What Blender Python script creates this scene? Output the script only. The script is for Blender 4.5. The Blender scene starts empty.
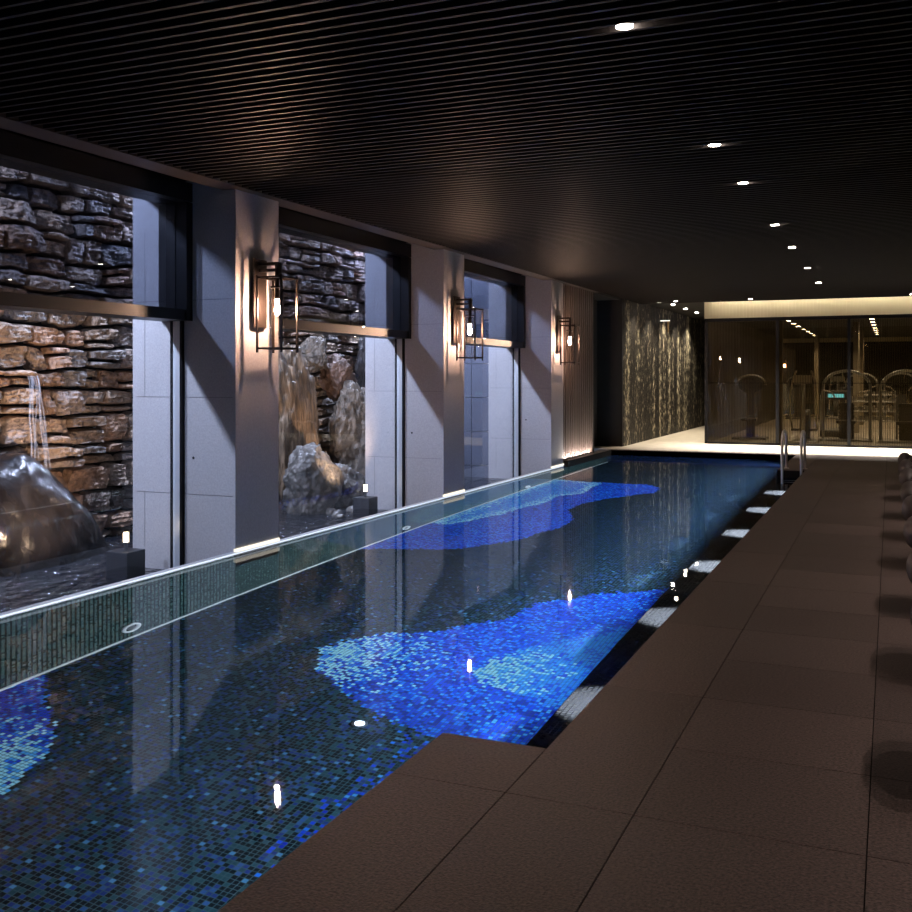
import bpy, bmesh, math, random
import numpy as np
from mathutils import Vector, Matrix, noise
R = math.radians
C = bpy.context.scene.collection
sc = bpy.context.scene
random.seed(7)

ORD = ('nearest', 'second nearest', 'third nearest', 'fourth nearest', 'fifth nearest', 'sixth nearest', 'seventh nearest', 'eighth nearest', 'farthest')
# ------------------------------------------------------------------ camera, sky, exposure
cam = bpy.data.cameras.new('camera'); co = bpy.data.objects.new('camera', cam); C.objects.link(co)
co.location = (0, 0, 1.5); co.rotation_euler = (R(90), 0, math.atan(.435))
cam.sensor_width = 36; cam.lens = 36 * 1000 / 912; cam.shift_y = -78 / 912
cam.clip_start = .05; cam.clip_end = 200
sc.camera = co
w = bpy.data.worlds.new('world'); sc.world = w; w.use_nodes = True
w.node_tree.nodes['Background'].inputs[0].default_value = (.30, .45, .85, 1)
w.node_tree.nodes['Background'].inputs[1].default_value = .9
vs = sc.view_settings
vs.view_transform = 'Standard'; vs.look = 'None'; vs.gamma = 1; vs.use_curve_mapping = False
vs.exposure = 0.0
sc.cycles.sample_clamp_indirect = 3.0
sc.cycles.transparent_max_bounces = 16

# power settings of every lamp family
P_FLOOD = 1000      # cool floods high on the garden wall
P_GARDEN = 200      # warm low spots in the pond
P_SCONCE = 1100     # emission strength of a sconce bulb
P_DOWN = 40         # downlights
P_LOUNGE = 225      # downlights above the loungers
P_POOL = 120        # added underwater strips
P_LEDGE = 1500        # ledge spots
P_COVE = 1800
P_CORR = 300

def area(name, loc, rot, sx, sy, power, col, parent=None):
    l = bpy.data.lights.new(name, 'AREA'); l.shape = 'RECTANGLE'; l.size = sx; l.size_y = sy
    l.energy = power; l.color = col
    o = bpy.data.objects.new(name, l); C.objects.link(o); o.location = loc; o.rotation_euler = rot
    if parent: o.parent = parent
    return o
def spot(name, loc, target, power, col, ang=70, blend=.6, rad=.03, parent=None):
    l = bpy.data.lights.new(name, 'SPOT'); l.energy = power; l.color = col
    l.spot_size = R(ang); l.spot_blend = blend; l.shadow_soft_size = rad
    o = bpy.data.objects.new(name, l); C.objects.link(o); o.location = loc
    o.rotation_euler = (Vector(target) - Vector(loc)).to_track_quat('-Z', 'Y').to_euler()
    if parent: o.parent = parent
    return o
COOL = (.64, .71, 1.0); WARM = (1.0, .62, .38); NEUT = (1.0, .84, .70)

# ------------------------------------------------------------------ materials
MT = {}
def N(nt, t, **kw):
    n = nt.nodes.new(t)
    for k, v in kw.items(): setattr(n, k, v)
    return n
def mat(name, col, rough=.5, metal=0., noise_amt=0., nscale=8., bump=0., bscale=40., stretch=None,
        attr=None, spec=.5, emit=None, estr=0., coat=0.):
    m = bpy.data.materials.new(name); m.use_nodes = True; nt = m.node_tree
    b = nt.nodes['Principled BSDF']
    b.inputs['Roughness'].default_value = rough; b.inputs['Metallic'].default_value = metal
    b.inputs['Specular IOR Level'].default_value = spec
    b.inputs['Coat Weight'].default_value = coat
    src = None
    tc = N(nt, 'ShaderNodeTexCoord'); vec = tc.outputs['Object']
    if stretch:
        mp = N(nt, 'ShaderNodeMapping'); mp.inputs['Scale'].default_value = stretch
        nt.links.new(vec, mp.inputs[0]); vec = mp.outputs[0]
    if attr:
        a = N(nt, 'ShaderNodeAttribute'); a.attribute_name = attr; src = a.outputs['Color']
    if noise_amt > 0:
        tx = N(nt, 'ShaderNodeTexNoise'); tx.inputs['Scale'].default_value = nscale; tx.inputs['Detail'].default_value = 6
        nt.links.new(vec, tx.inputs['Vector'])
        mr = N(nt, 'ShaderNodeMapRange'); mr.inputs['From Min'].default_value = .3; mr.inputs['From Max'].default_value = .7
        mr.inputs['To Min'].default_value = 1 - noise_amt; mr.inputs['To Max'].default_value = 1 + noise_amt
        nt.links.new(tx.outputs['Fac'], mr.inputs['Value'])
        vm = N(nt, 'ShaderNodeVectorMath', operation='SCALE')
        if src is not None: nt.links.new(src, vm.inputs[0])
        else: vm.inputs[0].default_value = col
        nt.links.new(mr.outputs[0], vm.inputs['Scale']); src = vm.outputs[0]
    if src is not None: nt.links.new(src, b.inputs['Base Color'])
    else: b.inputs['Base Color'].default_value = (*col, 1)
    if bump > 0:
        t2 = N(nt, 'ShaderNodeTexNoise'); t2.inputs['Scale'].default_value = bscale; t2.inputs['Detail'].default_value = 8
        nt.links.new(vec, t2.inputs['Vector'])
        bp = N(nt, 'ShaderNodeBump'); bp.inputs['Strength'].default_value = bump; bp.inputs['Distance'].default_value = .05 if 'rock' in name or 'stone' in name else .02
        nt.links.new(t2.outputs['Fac'], bp.inputs['Height']); nt.links.new(bp.outputs[0], b.inputs['Normal'])
    if emit:
        b.inputs['Emission Color'].default_value = (*emit, 1); b.inputs['Emission Strength'].default_value = estr
    MT[name] = m
    return m
def glass(name, tint=(1, 1, 1), refl=1.0, ior=1.45):
    m = bpy.data.materials.new(name); m.use_nodes = True; nt = m.node_tree; nt.nodes.clear()
    o = N(nt, 'ShaderNodeOutputMaterial'); mx = N(nt, 'ShaderNodeMixShader')
    t = N(nt, 'ShaderNodeBsdfTransparent'); t.inputs[0].default_value = (*tint, 1)
    g = N(nt, 'ShaderNodeBsdfGlossy'); g.inputs['Roughness'].default_value = 0.0
    fr = N(nt, 'ShaderNodeFresnel'); ge = N(nt, 'ShaderNodeNewGeometry'); sw = N(nt, 'ShaderNodeMix')
    sw.inputs[2].default_value = ior; sw.inputs[3].default_value = 1 / ior      # same reflection entering and leaving a pane
    nt.links.new(ge.outputs['Backfacing'], sw.inputs[0]); nt.links.new(sw.outputs[0], fr.inputs[0])
    mu = N(nt, 'ShaderNodeMath', operation='MULTIPLY'); mu.inputs[1].default_value = refl
    nt.links.new(fr.outputs[0], mu.inputs[0]); nt.links.new(mu.outputs[0], mx.inputs[0])
    nt.links.new(t.outputs[0], mx.inputs[1]); nt.links.new(g.outputs[0], mx.inputs[2])
    nt.links.new(mx.outputs[0], o.inputs[0]); MT[name] = m
    return m
def emis(name, col, s):
    m = bpy.data.materials.new(name); m.use_nodes = True; nt = m.node_tree; nt.nodes.clear()
    o = N(nt, 'ShaderNodeOutputMaterial'); e = N(nt, 'ShaderNodeEmission')
    e.inputs[0].default_value = (*col, 1); e.inputs[1].default_value = s
    nt.links.new(e.outputs[0], o.inputs[0]); MT[name] = m
    return m

mat('slat', (.0065, .005, .0048), .55, spec=.2, nscale=3, noise_amt=.2)
mat('dark', (.006, .005, .005), .6)
mat('soffit', (.035, .025, .021), .5)
mat('frame_black', (.005, .005, .006), .4, spec=.22)
mat('bronze', (.035, .026, .022), .35, metal=.6)
mat('pier', (.40, .385, .39), .62, nscale=60, noise_amt=.10, bump=.12, bscale=120)
mat('deck', (.07, .052, .046), .42, attr='tone', nscale=85, noise_amt=.8, bump=.3, bscale=120)
mat('grout', (.008, .006, .006), .9)
mat('lime', (.50, .44, .36), .5, nscale=5, noise_amt=.12)
mat('wall_stone', (.3, .2, .15), .7, attr='tone', nscale=13, noise_amt=.45, bump=.9, bscale=26)
mat('mortar', (.02, .018, .018), .95)
mat('rock_dark', (.012, .010, .010), .24, nscale=5, noise_amt=.5, bump=.25, bscale=9, spec=.35)
mat('rock_tan', (.17, .115, .070), .5, nscale=6, noise_amt=.85, bump=1.0, bscale=9, stretch=(2.2, 2.2, .4))
mat('rock_red', (.15, .088, .06), .5, nscale=6, noise_amt=.5, bump=1.0, bscale=10)
mat('rock_grey', (.13, .118, .105), .5, nscale=7, noise_amt=.7, bump=.6, bscale=9)
mat('rock_mix', (.14, .11, .082), .45, nscale=8, noise_amt=.6, bump=1.0, bscale=13)
mat('rock_shade', (.035, .03, .03), .6, nscale=5, noise_amt=.4, bump=.8, bscale=10)  # near-black colour holds the shade of the void behind the pile
mat('block_dark', (.02, .021, .026), .4)
mat('wood', (.085, .062, .055), .45, nscale=9, noise_amt=.3, stretch=(1, 1, .1))
mat('cream', (.62, .55, .38), .6)
mat('chrome', (.80, .74, .68), .35, metal=.55)
mat('steel', (.55, .56, .58), .3, metal=1)
mat('rail_metal', (.6, .63, .66), .35, metal=.3)
mat('leather', (.050, .038, .036), .5, bump=.2, bscale=90)
mat('lounge_frame', (.02, .015, .013), .5)
mat('wallpaint', (.007, .006, .006), .8)
mat('gymfloor', (.10, .085, .07), .5)
mat('gymwall', (.16, .13, .09), .7, nscale=3, noise_amt=.2)
mat('mirror', (.75, .72, .66), .02, metal=1)
mat('batten', (.030, .024, .018), .4)
mat('rubber', (.012, .012, .013), .5)
mat('graymetal', (.20, .20, .21), .35, metal=.8)
mat('brass', (.5, .38, .2), .35, metal=.9)
mat('white', (.7, .7, .7), .5)
glass('glass_upper', (.42, .455, .51), 1.1)
glass('glass_clear', (.93, .96, .97), .8)
glass('glass_gym', (.90, .84, .68), .9)
glass('glass_tube', (.97, .95, .92), 1.0)
emis('led_foot', (1.0, .93, .80), 1.3)
emis('led_rail', (.78, .87, 1.0), 1.2)
emis('bulb', (1.0, .62, .44), P_SCONCE)
emis('down_disc', (1.0, .84, .72), 50)
emis('lens_warm', (1.0, .75, .5), 12)
emis('lens_cool', (.75, .85, 1.0), 6)
emis('pool_led', (.85, .95, 1.0), 2)
emis('screen_cyan', (.16, .62, .85), 1.3)
emis('exit_white', (1, .95, .85), 1.5)

# glittering dark stone of the corridor wall
def streak():
    m = mat('streak', (.1, .09, .06), .6, spec=.2)
    nt = m.node_tree; b = nt.nodes['Principled BSDF']
    tc = N(nt, 'ShaderNodeTexCoord')
    mp = N(nt, 'ShaderNodeMapping'); mp.inputs['Scale'].default_value = (1, 1.3, .10)
    n1 = N(nt, 'ShaderNodeTexNoise'); n1.inputs['Scale'].default_value = 1.6; n1.inputs['Detail'].default_value = 5
    mp2 = N(nt, 'ShaderNodeMapping'); mp2.inputs['Scale'].default_value = (1, 3.6, 2.2)
    n2 = N(nt, 'ShaderNodeTexNoise'); n2.inputs['Scale'].default_value = 2.6; n2.inputs['Detail'].default_value = 8; n2.inputs['Roughness'].default_value = .7
    nt.links.new(tc.outputs['Object'], mp.inputs[0]); nt.links.new(tc.outputs['Object'], mp2.inputs[0])
    nt.links.new(mp.outputs[0], n1.inputs['Vector']); nt.links.new(mp2.outputs[0], n2.inputs['Vector'])
    w1 = N(nt, 'ShaderNodeMath', operation='MULTIPLY'); w1.inputs[1].default_value = .75; nt.links.new(n1.outputs[0], w1.inputs[0])
    ad = N(nt, 'ShaderNodeMath', operation='MULTIPLY_ADD'); ad.inputs[1].default_value = 1.25
    nt.links.new(n2.outputs[0], ad.inputs[0]); nt.links.new(w1.outputs[0], ad.inputs[2])
    cr = N(nt, 'ShaderNodeValToRGB')
    cr.color_ramp.elements[0].position = .46; cr.color_ramp.elements[0].color = (.012, .010, .009, 1)
    cr.color_ramp.elements[1].position = .64; cr.color_ramp.elements[1].color = (.80, .70, .48, 1)
    e = cr.color_ramp.elements.new(.53); e.color = (.045, .037, .028, 1)
    mr = N(nt, 'ShaderNodeMath', operation='MULTIPLY'); mr.inputs[1].default_value = .5
    nt.links.new(ad.outputs[0], mr.inputs[0]); nt.links.new(mr.outputs[0], cr.inputs[0])
    nt.links.new(cr.outputs[0], b.inputs['Base Color'])
    bp = N(nt, 'ShaderNodeBump'); bp.inputs['Strength'].default_value = .8; bp.inputs['Distance'].default_value = .03
    nt.links.new(n2.outputs[0], bp.inputs['Height']); nt.links.new(bp.outputs[0], b.inputs['Normal'])
streak()

# mosaic: per-tile colour comes from the mesh, grout from a regular grid
def mosaic(name, pitch, ax, grout, glevel=1.0, rough=.12, gw=.14):
    m = mat(name, (.1, .1, .1), rough); nt = m.node_tree; b = nt.nodes['Principled BSDF']
    a = N(nt, 'ShaderNodeAttribute'); a.attribute_name = 'tone'
    tc = N(nt, 'ShaderNodeTexCoord'); sx = N(nt, 'ShaderNodeSeparateXYZ'); nt.links.new(tc.outputs['Object'], sx.inputs[0])
    masks = []
    for k in ax:
        d = N(nt, 'ShaderNodeMath', operation='DIVIDE'); d.inputs[1].default_value = pitch
        nt.links.new(sx.outputs[k], d.inputs[0])
        f = N(nt, 'ShaderNodeMath', operation='FRACT'); nt.links.new(d.outputs[0], f.inputs[0])
        l = N(nt, 'ShaderNodeMath', operation='LESS_THAN'); l.inputs[1].default_value = gw; nt.links.new(f.outputs[0], l.inputs[0])
        masks.append(l)
    mx = N(nt, 'ShaderNodeMath', operation='MAXIMUM'); nt.links.new(masks[0].outputs[0], mx.inputs[0]); nt.links.new(masks[-1].outputs[0], mx.inputs[1])
    mc = N(nt, 'ShaderNodeMix', data_type='RGBA'); nt.links.new(mx.outputs[0], mc.inputs[0])
    nt.links.new(a.outputs['Color'], mc.inputs[6]); mc.inputs[7].default_value = (*grout, 1)
    nt.links.new(mc.outputs[2], b.inputs['Base Color'])
    return m
TP = .030
mosaic('mosaic_floor', TP, ('X', 'Y'), (.030, .058, .064))
mosaic('mosaic_wall', TP * 1.5, ('Y', 'Y'), (.004, .008, .008), gw=.4)
mosaic('mosaic_ledge', TP, ('X', 'Y'), (.004, .004, .005), gw=.25)
mosaic('mosaic_end', TP, ('X', 'Z'), (.01, .015, .02))

# water surfaces
def water(name, bump, scale, stretch, dist, col=None):
    m = bpy.data.materials.new(name); m.use_nodes = True; nt = m.node_tree; nt.nodes.clear()
    o = N(nt, 'ShaderNodeOutputMaterial')
    if col is None:
        g = N(nt, 'ShaderNodeMixShader'); rf = N(nt, 'ShaderNodeBsdfRefraction'); rf.inputs['IOR'].default_value = 1.33
        rf.inputs['Roughness'].default_value = 0; rf.inputs['Color'].default_value = (.93, .98, 1, 1)
        gl = N(nt, 'ShaderNodeBsdfGlossy'); gl.inputs['Roughness'].default_value = .02; fr = N(nt, 'ShaderNodeFresnel'); fr.inputs[0].default_value = 1.33
        mu = N(nt, 'ShaderNodeMath', operation='MULTIPLY'); mu.inputs[1].default_value = .66
        nt.links.new(fr.outputs[0], mu.inputs[0]); nt.links.new(mu.outputs[0], g.inputs[0])
        nt.links.new(rf.outputs[0], g.inputs[1]); nt.links.new(gl.outputs[0], g.inputs[2])
    else:
        g = N(nt, 'ShaderNodeBsdfPrincipled'); g.inputs['Base Color'].default_value = (*col, 1)
        g.inputs['Roughness'].default_value = .06; g.inputs['IOR'].default_value = 1.5
    tc = N(nt, 'ShaderNodeTexCoord'); mp = N(nt, 'ShaderNodeMapping'); mp.inputs['Scale'].default_value = stretch
    tx = N(nt, 'ShaderNodeTexNoise'); tx.inputs['Scale'].default_value = scale; tx.inputs['Detail'].default_value = 3
    nt.links.new(tc.outputs['Object'], mp.inputs[0]); nt.links.new(mp.outputs[0], tx.inputs['Vector'])
    bp = N(nt, 'ShaderNodeBump'); bp.inputs['Strength'].default_value = bump; bp.inputs['Distance'].default_value = dist
    nt.links.new(tx.outputs['Fac'], bp.inputs['Height'])
    for q in ([g] if col is not None else [rf, gl, fr]): nt.links.new(bp.outputs[0], q.inputs['Normal'])
    nt.links.new(g.outputs[0], o.inputs[0]); MT[name] = m
water('pool_water_surface', .25, 2.2, (1, 1, 1), .004)
water('pond_surface', 1.0, 6.0, (1.2, 1, 1), .14, (.012, .013, .018))

# ------------------------------------------------------------------ mesh helpers
class MB:
    def __init__(s): s.v = []; s.f = []; s.m = []; s.tone = []
    def add(s, vs, fs, tone=None):
        b = len(s.v); s.v += [tuple(v) for v in vs]
        for f in fs: s.f.append([b + i for i in f]); s.tone.append(tone or (.1, .1, .1))
        return s
    def box(s, x0, x1, y0, y1, z0, z1, tone=None):
        vs = [(x, y, z) for z in (z0, z1) for y in (y0, y1) for x in (x0, x1)]
        return s.add(vs, [(0, 2, 3, 1), (4, 5, 7, 6), (0, 1, 5, 4), (2, 6, 7, 3), (0, 4, 6, 2), (1, 3, 7, 5)], tone)
    def cyl(s, a, b, r, n=12, r2=None, caps=True):
        a, b = Vector(a), Vector(b); r2 = r if r2 is None else r2
        q = (b - a).to_track_quat('Z', 'Y'); vs = []
        for p, rr in ((a, r), (b, r2)):
            for i in range(n):
                t = 2 * math.pi * i / n; vs.append(p + q @ Vector((math.cos(t) * rr, math.sin(t) * rr, 0)))
        fs = [(i, (i + 1) % n, n + (i + 1) % n, n + i) for i in range(n)]
        if caps: fs += [tuple(range(n - 1, -1, -1)), tuple(range(n, 2 * n))]
        return s.add(vs, fs)
    def tube(s, pts, r, n=8):
        pts = [Vector(p) for p in pts]; vs = []; up = None
        for i, p in enumerate(pts):
            d = (pts[min(i + 1, len(pts) - 1)] - pts[max(i - 1, 0)]).normalized()
            if up is None: up = d.orthogonal().normalized()
            up = (up - d * up.dot(d)).normalized(); sd = d.cross(up)
            for k in range(n):
                t = 2 * math.pi * k / n; vs.append(p + (up * math.cos(t) + sd * math.sin(t)) * r)
        fs = []
        for i in range(len(pts) - 1):
            for k in range(n):
                a = i * n + k; b = i * n + (k + 1) % n; fs.append((a, b, b + n, a + n))
        fs += [tuple(range(n - 1, -1, -1)), tuple(range((len(pts) - 1) * n, len(pts) * n))]
        return s.add(vs, fs)
    def ball(s, c, rx, ry, rz, nu=16, nv=10):
        vs = []; fs = []
        for j in range(nv + 1):
            p = math.pi * j / nv
            for i in range(nu):
                t = 2 * math.pi * i / nu
                vs.append((c[0] + rx * math.sin(p) * math.cos(t), c[1] + ry * math.sin(p) * math.sin(t), c[2] + rz * math.cos(p)))
        for j in range(nv):
            for i in range(nu): fs.append((j * nu + i, (j + 1) * nu + i, (j + 1) * nu + (i + 1) % nu, j * nu + (i + 1) % nu))
        return s.add(vs, fs)
    def build(s, name, m, parent=None, smooth=False, bevel=0, tone=False, shift=(0, 0, 0)):
        me = bpy.data.meshes.new(name)
        me.from_pydata([(v[0] - shift[0], v[1] - shift[1], v[2] - shift[2]) for v in s.v], [], s.f)
        me.materials.append(MT[m])
        if tone:
            at = me.attributes.new('tone', 'FLOAT_COLOR', 'FACE')
            at.data.foreach_set('color', np.array([(*t, 1) for t in s.tone], dtype=np.float32).ravel())
        if smooth: me.polygons.foreach_set('use_smooth', [True] * len(me.polygons))
        me.update()
        o = bpy.data.objects.new(name, me); C.objects.link(o)
        if parent: o.parent = parent
        if bevel:
            b = o.modifiers.new('bevel', 'BEVEL'); b.width = bevel; b.segments = 2; b.limit_method = 'ANGLE'
        return o
def struct(o): o['kind'] = 'structure'; return o
def tag(o, label, cat, group=None, kind=None):
    o['label'] = label; o['category'] = cat
    if group: o['group'] = group
    if kind: o['kind'] = kind
    return o
def thing(name, loc, label, cat, group=None, rz=0):
    o = bpy.data.objects.new(name, None); C.objects.link(o); o.location = loc; o.rotation_euler = (0, 0, rz)
    o.empty_display_size = .1
    return tag(o, label, cat, group)
def copy_tree(o, parent=None):
    c = o.copy(); C.objects.link(c)
    if parent: c.parent = parent
    for ch in list(o.children): copy_tree(ch, c)
    return c

# ------------------------------------------------------------------ key dimensions (metres)
XF = -5.46; ZC = 3.21; WL = -.115; PF = -1.70; LEDGE = -.92
XG = -8.2; POND = -.30
PIERS = [-1.68, 2.93, 7.53, 12.14, 16.74]; PW = .70
XWIN = -6.06

# ------------------------------------------------------------------ room shell
m = MB(); m.box(XF - 1.2, 3.4, -1.7, 23.3, ZC + .13, ZC + .25); struct(m.build('ceiling', 'dark'))
m = MB(); y = -1.5
while y < 22.95:
    m.box(-5.33, 3.3, y, y + .024, ZC, ZC + .065); y += .104
sl = m.build('ceiling_slats', 'slat'); struct(sl)
m = MB(); m.box(3.3, 3.45, -1.7, 34, -.3, 3.5); struct(m.build('wall_right', 'wallpaint'))
m = MB(); m.box(-8.6, 3.45, -1.85, -1.7, -1.8, 3.6); struct(m.build('wall_back', 'wallpaint'))
# soffit band and recess between the slats and the windows
m = MB(); m.box(-5.60, -5.36, -1.7, 19.5, ZC + .005, ZC + .128); struct(m.build('trim_1', 'soffit'))
m = MB(); m.box(-6.62, -6.02, -1.7, 17.6, 3.30, 3.9); struct(m.build('trim_2', 'dark'))

# deck paving
def cells(x0, x1, y0, y1, xl, pitch, off):
    xs = [x0] + [v for v in xl if x0 + .02 < v < x1 - .02] + [x1]
    out = []
    for i in range(len(xs) - 1):
        a, b = xs[i], xs[i + 1]
        p = pitch * (2 if b <= -.80 else 1)
        k = math.floor((y0 - off) / p); ys = [y0]
        while off + k * p < y1 - .02:
            if off + k * p > y0 + .02: ys.append(off + k * p)
            k += 1
        ys.append(y1)
        for j in range(len(ys) - 1): out.append((a, b, ys[j], ys[j + 1]))
    return out
def paving(name, regs, m_slab, base, var, z=0.0, gap=.0022, pitch=.69):
    rr = random.Random(3); m = MB()
    xl = [-4.5, -3.8, -3.1, -2.4, -1.74, -1.28, -.81, -.07, .66, 1.4, 2.1, 2.8]
    for (x0, x1, y0, y1) in regs:
        for (a, b, c, d) in cells(x0, x1, y0, y1, xl, pitch, 3.39):
            t = 1 + rr.uniform(-var, var)
            m.box(a + gap, b - gap, c + gap, d - gap, z - .03, z, tuple(q * t for q in base))
    o = m.build(name, m_slab, bevel=0, tone=True); return struct(o)
regs = [(-1.74, -1.28, -1.7, 3.86), (-1.28, 3.3, -1.7, 20.5), (-1.70, -1.28, 17.04, 20.5), (-5.46, 3.3, 20.5, 20.72),
        (-5.46, -1.74, -1.7, .2), (-5.60, -5.37, 17.45, 20.5)]
paving('floor', regs, 'deck', (.076, .051, .046), .19)
m = MB()
for (a, b, c, d) in regs: m.box(a, b, c, d, -.13, -.006)
struct(m.build('floor_slab', 'grout'))
m = MB(); m.box(-6.2, 3.3, 20.72, 34.0, -.13, .0); struct(m.build('floor_limestone', 'lime'))

# ------------------------------------------------------------------ pool shell in mosaic
POLY = dict(
 A=[(-3.91,6.37),(-3.98,6.59),(-3.93,6.85),(-3.68,7.13),(-3.34,7.36),(-3.0,7.81),(-2.86,8.43),(-2.52,8.87),(-2.13,9.18),(-1.73,9.5),(-1.73,8.17),(-1.73,7.01),(-1.73,5.5),(-2.01,5.49),(-2.56,5.49),(-2.82,5.61),(-3.1,5.73),(-3.37,5.88),(-3.75,6.15)],
 A2=[(-2.73,6.61),(-2.68,6.99),(-2.5,7.37),(-2.13,7.79),(-1.73,8.2),(-1.73,7.01),(-1.73,6.2),(-1.95,6.25),(-2.28,6.32),(-2.62,6.45)],
 S=[(-3.1,5.73),(-2.56,5.49),(-2.2,5.2),(-2.1,4.6),(-2.2,3.6),(-2.67,3.75),(-2.79,4.06),(-2.77,4.57),(-2.77,5.12),(-2.81,5.38)],
 B=[(-5.46,9.8),(-5.12,10.0),(-4.59,10.17),(-4.19,10.65),(-3.98,11.19),(-3.83,11.99),(-3.83,12.68),(-4.14,13.49),(-4.14,14.21),(-3.78,15.15),(-3.45,15.72),(-3.49,16.4),(-3.79,16.78),(-4.42,16.78),(-5.46,16.92)],
 B2=[(-5.46,11.7),(-5.22,11.66),(-4.92,12.52),(-4.84,13.2),(-4.7,13.79),(-4.72,14.76),(-4.46,15.3),(-4.57,16.72),(-5.46,16.92)],
 C=[(-5.46,5.20),(-5.37,5.26),(-5.15,5.0),(-4.59,4.51),(-4.45,4.29),(-4.41,4.1),(-4.35,3.91),(-4.4,3.5),(-4.7,3.0),(-5.1,2.6),(-5.46,2.5)])
def sdist(PX, PY, poly):           # positive inside, metres to the outline
    ins = np.zeros(PX.shape, bool); dm = np.full(PX.shape, 1e9)
    n = len(poly)
    for i in range(n):
        (x1, y1), (x2, y2) = poly[i], poly[(i + 1) % n]
        if y1 != y2:
            cr = ((y1 > PY) != (y2 > PY)) & (PX < (x2 - x1) * (PY - y1) / (y2 - y1) + x1); ins ^= cr
        dx, dy = x2 - x1, y2 - y1; L = dx * dx + dy * dy + 1e-9
        t = np.clip(((PX - x1) * dx + (PY - y1) * dy) / L, 0, 1)
        dm = np.minimum(dm, np.hypot(PX - x1 - t * dx, PY - y1 - t * dy))
    return np.where(ins, dm, -dm)
def grid_mesh(name, mt, nu, nv, P, tone, parent=None):
    """P(u index, v index) -> arrays of points; tone (nv,nu,3)"""
    U, V = np.meshgrid(np.arange(nu + 1), np.arange(nv + 1))
    pts = np.stack(P(U, V), -1).reshape(-1, 3)
    a = (np.arange(nv)[:, None] * (nu + 1) + np.arange(nu)[None, :]).ravel()
    q = np.stack([a, a + 1, a + nu + 2, a + nu + 1], -1).astype(np.int32)
    me = bpy.data.meshes.new(name); nf = len(q)
    me.vertices.add(len(pts)); me.vertices.foreach_set('co', pts.astype(np.float32).ravel())
    me.loops.add(nf * 4); me.loops.foreach_set('vertex_index', q.ravel())
    me.polygons.add(nf); me.polygons.foreach_set('loop_start', np.arange(0, nf * 4, 4, dtype=np.int32))
    me.update(calc_edges=True); me.materials.append(MT[mt])
    at = me.attributes.new('tone', 'FLOAT_COLOR', 'FACE')
    c4 = np.concatenate([tone.reshape(-1, 3), np.ones((nf, 1))], 1).astype(np.float32)
    at.data.foreach_set('color', c4.ravel())
    o = bpy.data.objects.new(name, me); C.objects.link(o); return o
rg = np.random.default_rng(5)
def pal(mask_shape, cols, probs):
    idx = rg.choice(len(cols), size=mask_shape, p=np.array(probs) / sum(probs)); return np.array(cols)[idx]
CY = (.42, .86, 1.0); CY2 = (.08, .42, .90); SKY = (.015, .19, .85); ROY = (.006, .05, .60); DEEP = (.003, .015, .27)
NAVY = (.006, .018, .10); BLK = (.004, .008, .012); TEAL = (.010, .035, .045)
i0 = math.floor(XF / TP); i1 = math.ceil(-1.72 / TP); j0 = math.floor(.2 / TP); j1 = math.ceil(20.5 / TP)
nu, nv = i1 - i0, j1 - j0
PX, PY = np.meshgrid((i0 + np.arange(nu) + .5) * TP, (j0 + np.arange(nv) + .5) * TP)
shp = PX.shape
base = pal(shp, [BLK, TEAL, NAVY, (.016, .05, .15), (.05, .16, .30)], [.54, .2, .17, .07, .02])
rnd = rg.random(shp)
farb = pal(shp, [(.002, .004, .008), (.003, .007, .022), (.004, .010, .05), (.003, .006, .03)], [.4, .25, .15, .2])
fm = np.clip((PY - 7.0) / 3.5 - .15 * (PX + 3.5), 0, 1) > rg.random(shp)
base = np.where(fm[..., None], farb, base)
wob = .05 * np.sin(PX * 9 + PY * 4) + .04 * rg.standard_normal(shp)
def put(mask, cols, probs):
    global base
    p = pal(shp, cols, probs); base = np.where(mask[..., None], p, base)
d = {k: sdist(PX, PY, v) for k, v in POLY.items()}
put(d['S'] > rnd * .45 - .02, [SKY, ROY, DEEP, CY2], [.15, .5, .3, .05])
far = d['A'] + wob * .4
put(far > 0, [SKY, ROY, DEEP, CY2], [.22, .46, .26, .06])
tip = np.hypot(PX + 3.95, PY - 6.55)
put((far > 0) & (rnd < np.clip(1.1 - tip / .95, 0, 1)), [CY, CY2, SKY], [.62, .22, .16])
a2 = d['A2'] + wob * .4
put(a2 > 0, [(.03, .28, .85), (.02, .2, .75), ROY], [.35, .45, .2])
tip2 = np.hypot(PX + 2.72, PY - 6.7)
put((a2 > 0) & (rnd < np.clip(1.0 - tip2 / .72, 0, 1)), [CY, CY2], [.7, .3])
b = d['B'] + wob * .4
put(b > 0, [SKY, ROY, DEEP], [.2, .5, .3])
b2 = d['B2'] + wob * .4
put(b2 > 0, [SKY, CY2, ROY], [.55, .35, .1])
put((b2 > 0) & (rnd < np.clip(1 - b2 / .22, 0, 1)), [CY, CY2], [.7, .3])
cc = d['C'] + wob * .4
put(cc > 0, [SKY, ROY, DEEP, CY2], [.25, .48, .2, .07])
put((cc > 0) & (rnd < np.clip(1.05 - np.hypot(PX + 4.5, (PY - 3.9) * .9) / .95, 0, 1)), [CY, CY2, SKY], [.62, .25, .13])
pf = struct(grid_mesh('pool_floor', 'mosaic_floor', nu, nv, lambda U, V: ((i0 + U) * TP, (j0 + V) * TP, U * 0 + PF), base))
def wallY(name, x, z0, z1, y0, y1, cols, probs, mt='mosaic_wall'):
    a, b_ = math.floor(y0 / TP), math.ceil(y1 / TP); n2 = math.ceil((z1 - z0) / TP); n1 = b_ - a
    z0s = math.floor(z0 / TP) * TP
    return struct(grid_mesh(name, mt, n1, n2 + 1, lambda U, V: (U * 0 + x, (a + U) * TP, np.minimum(z0s + V * TP, z1)), pal((n2 + 1, n1), cols, probs)))
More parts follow.
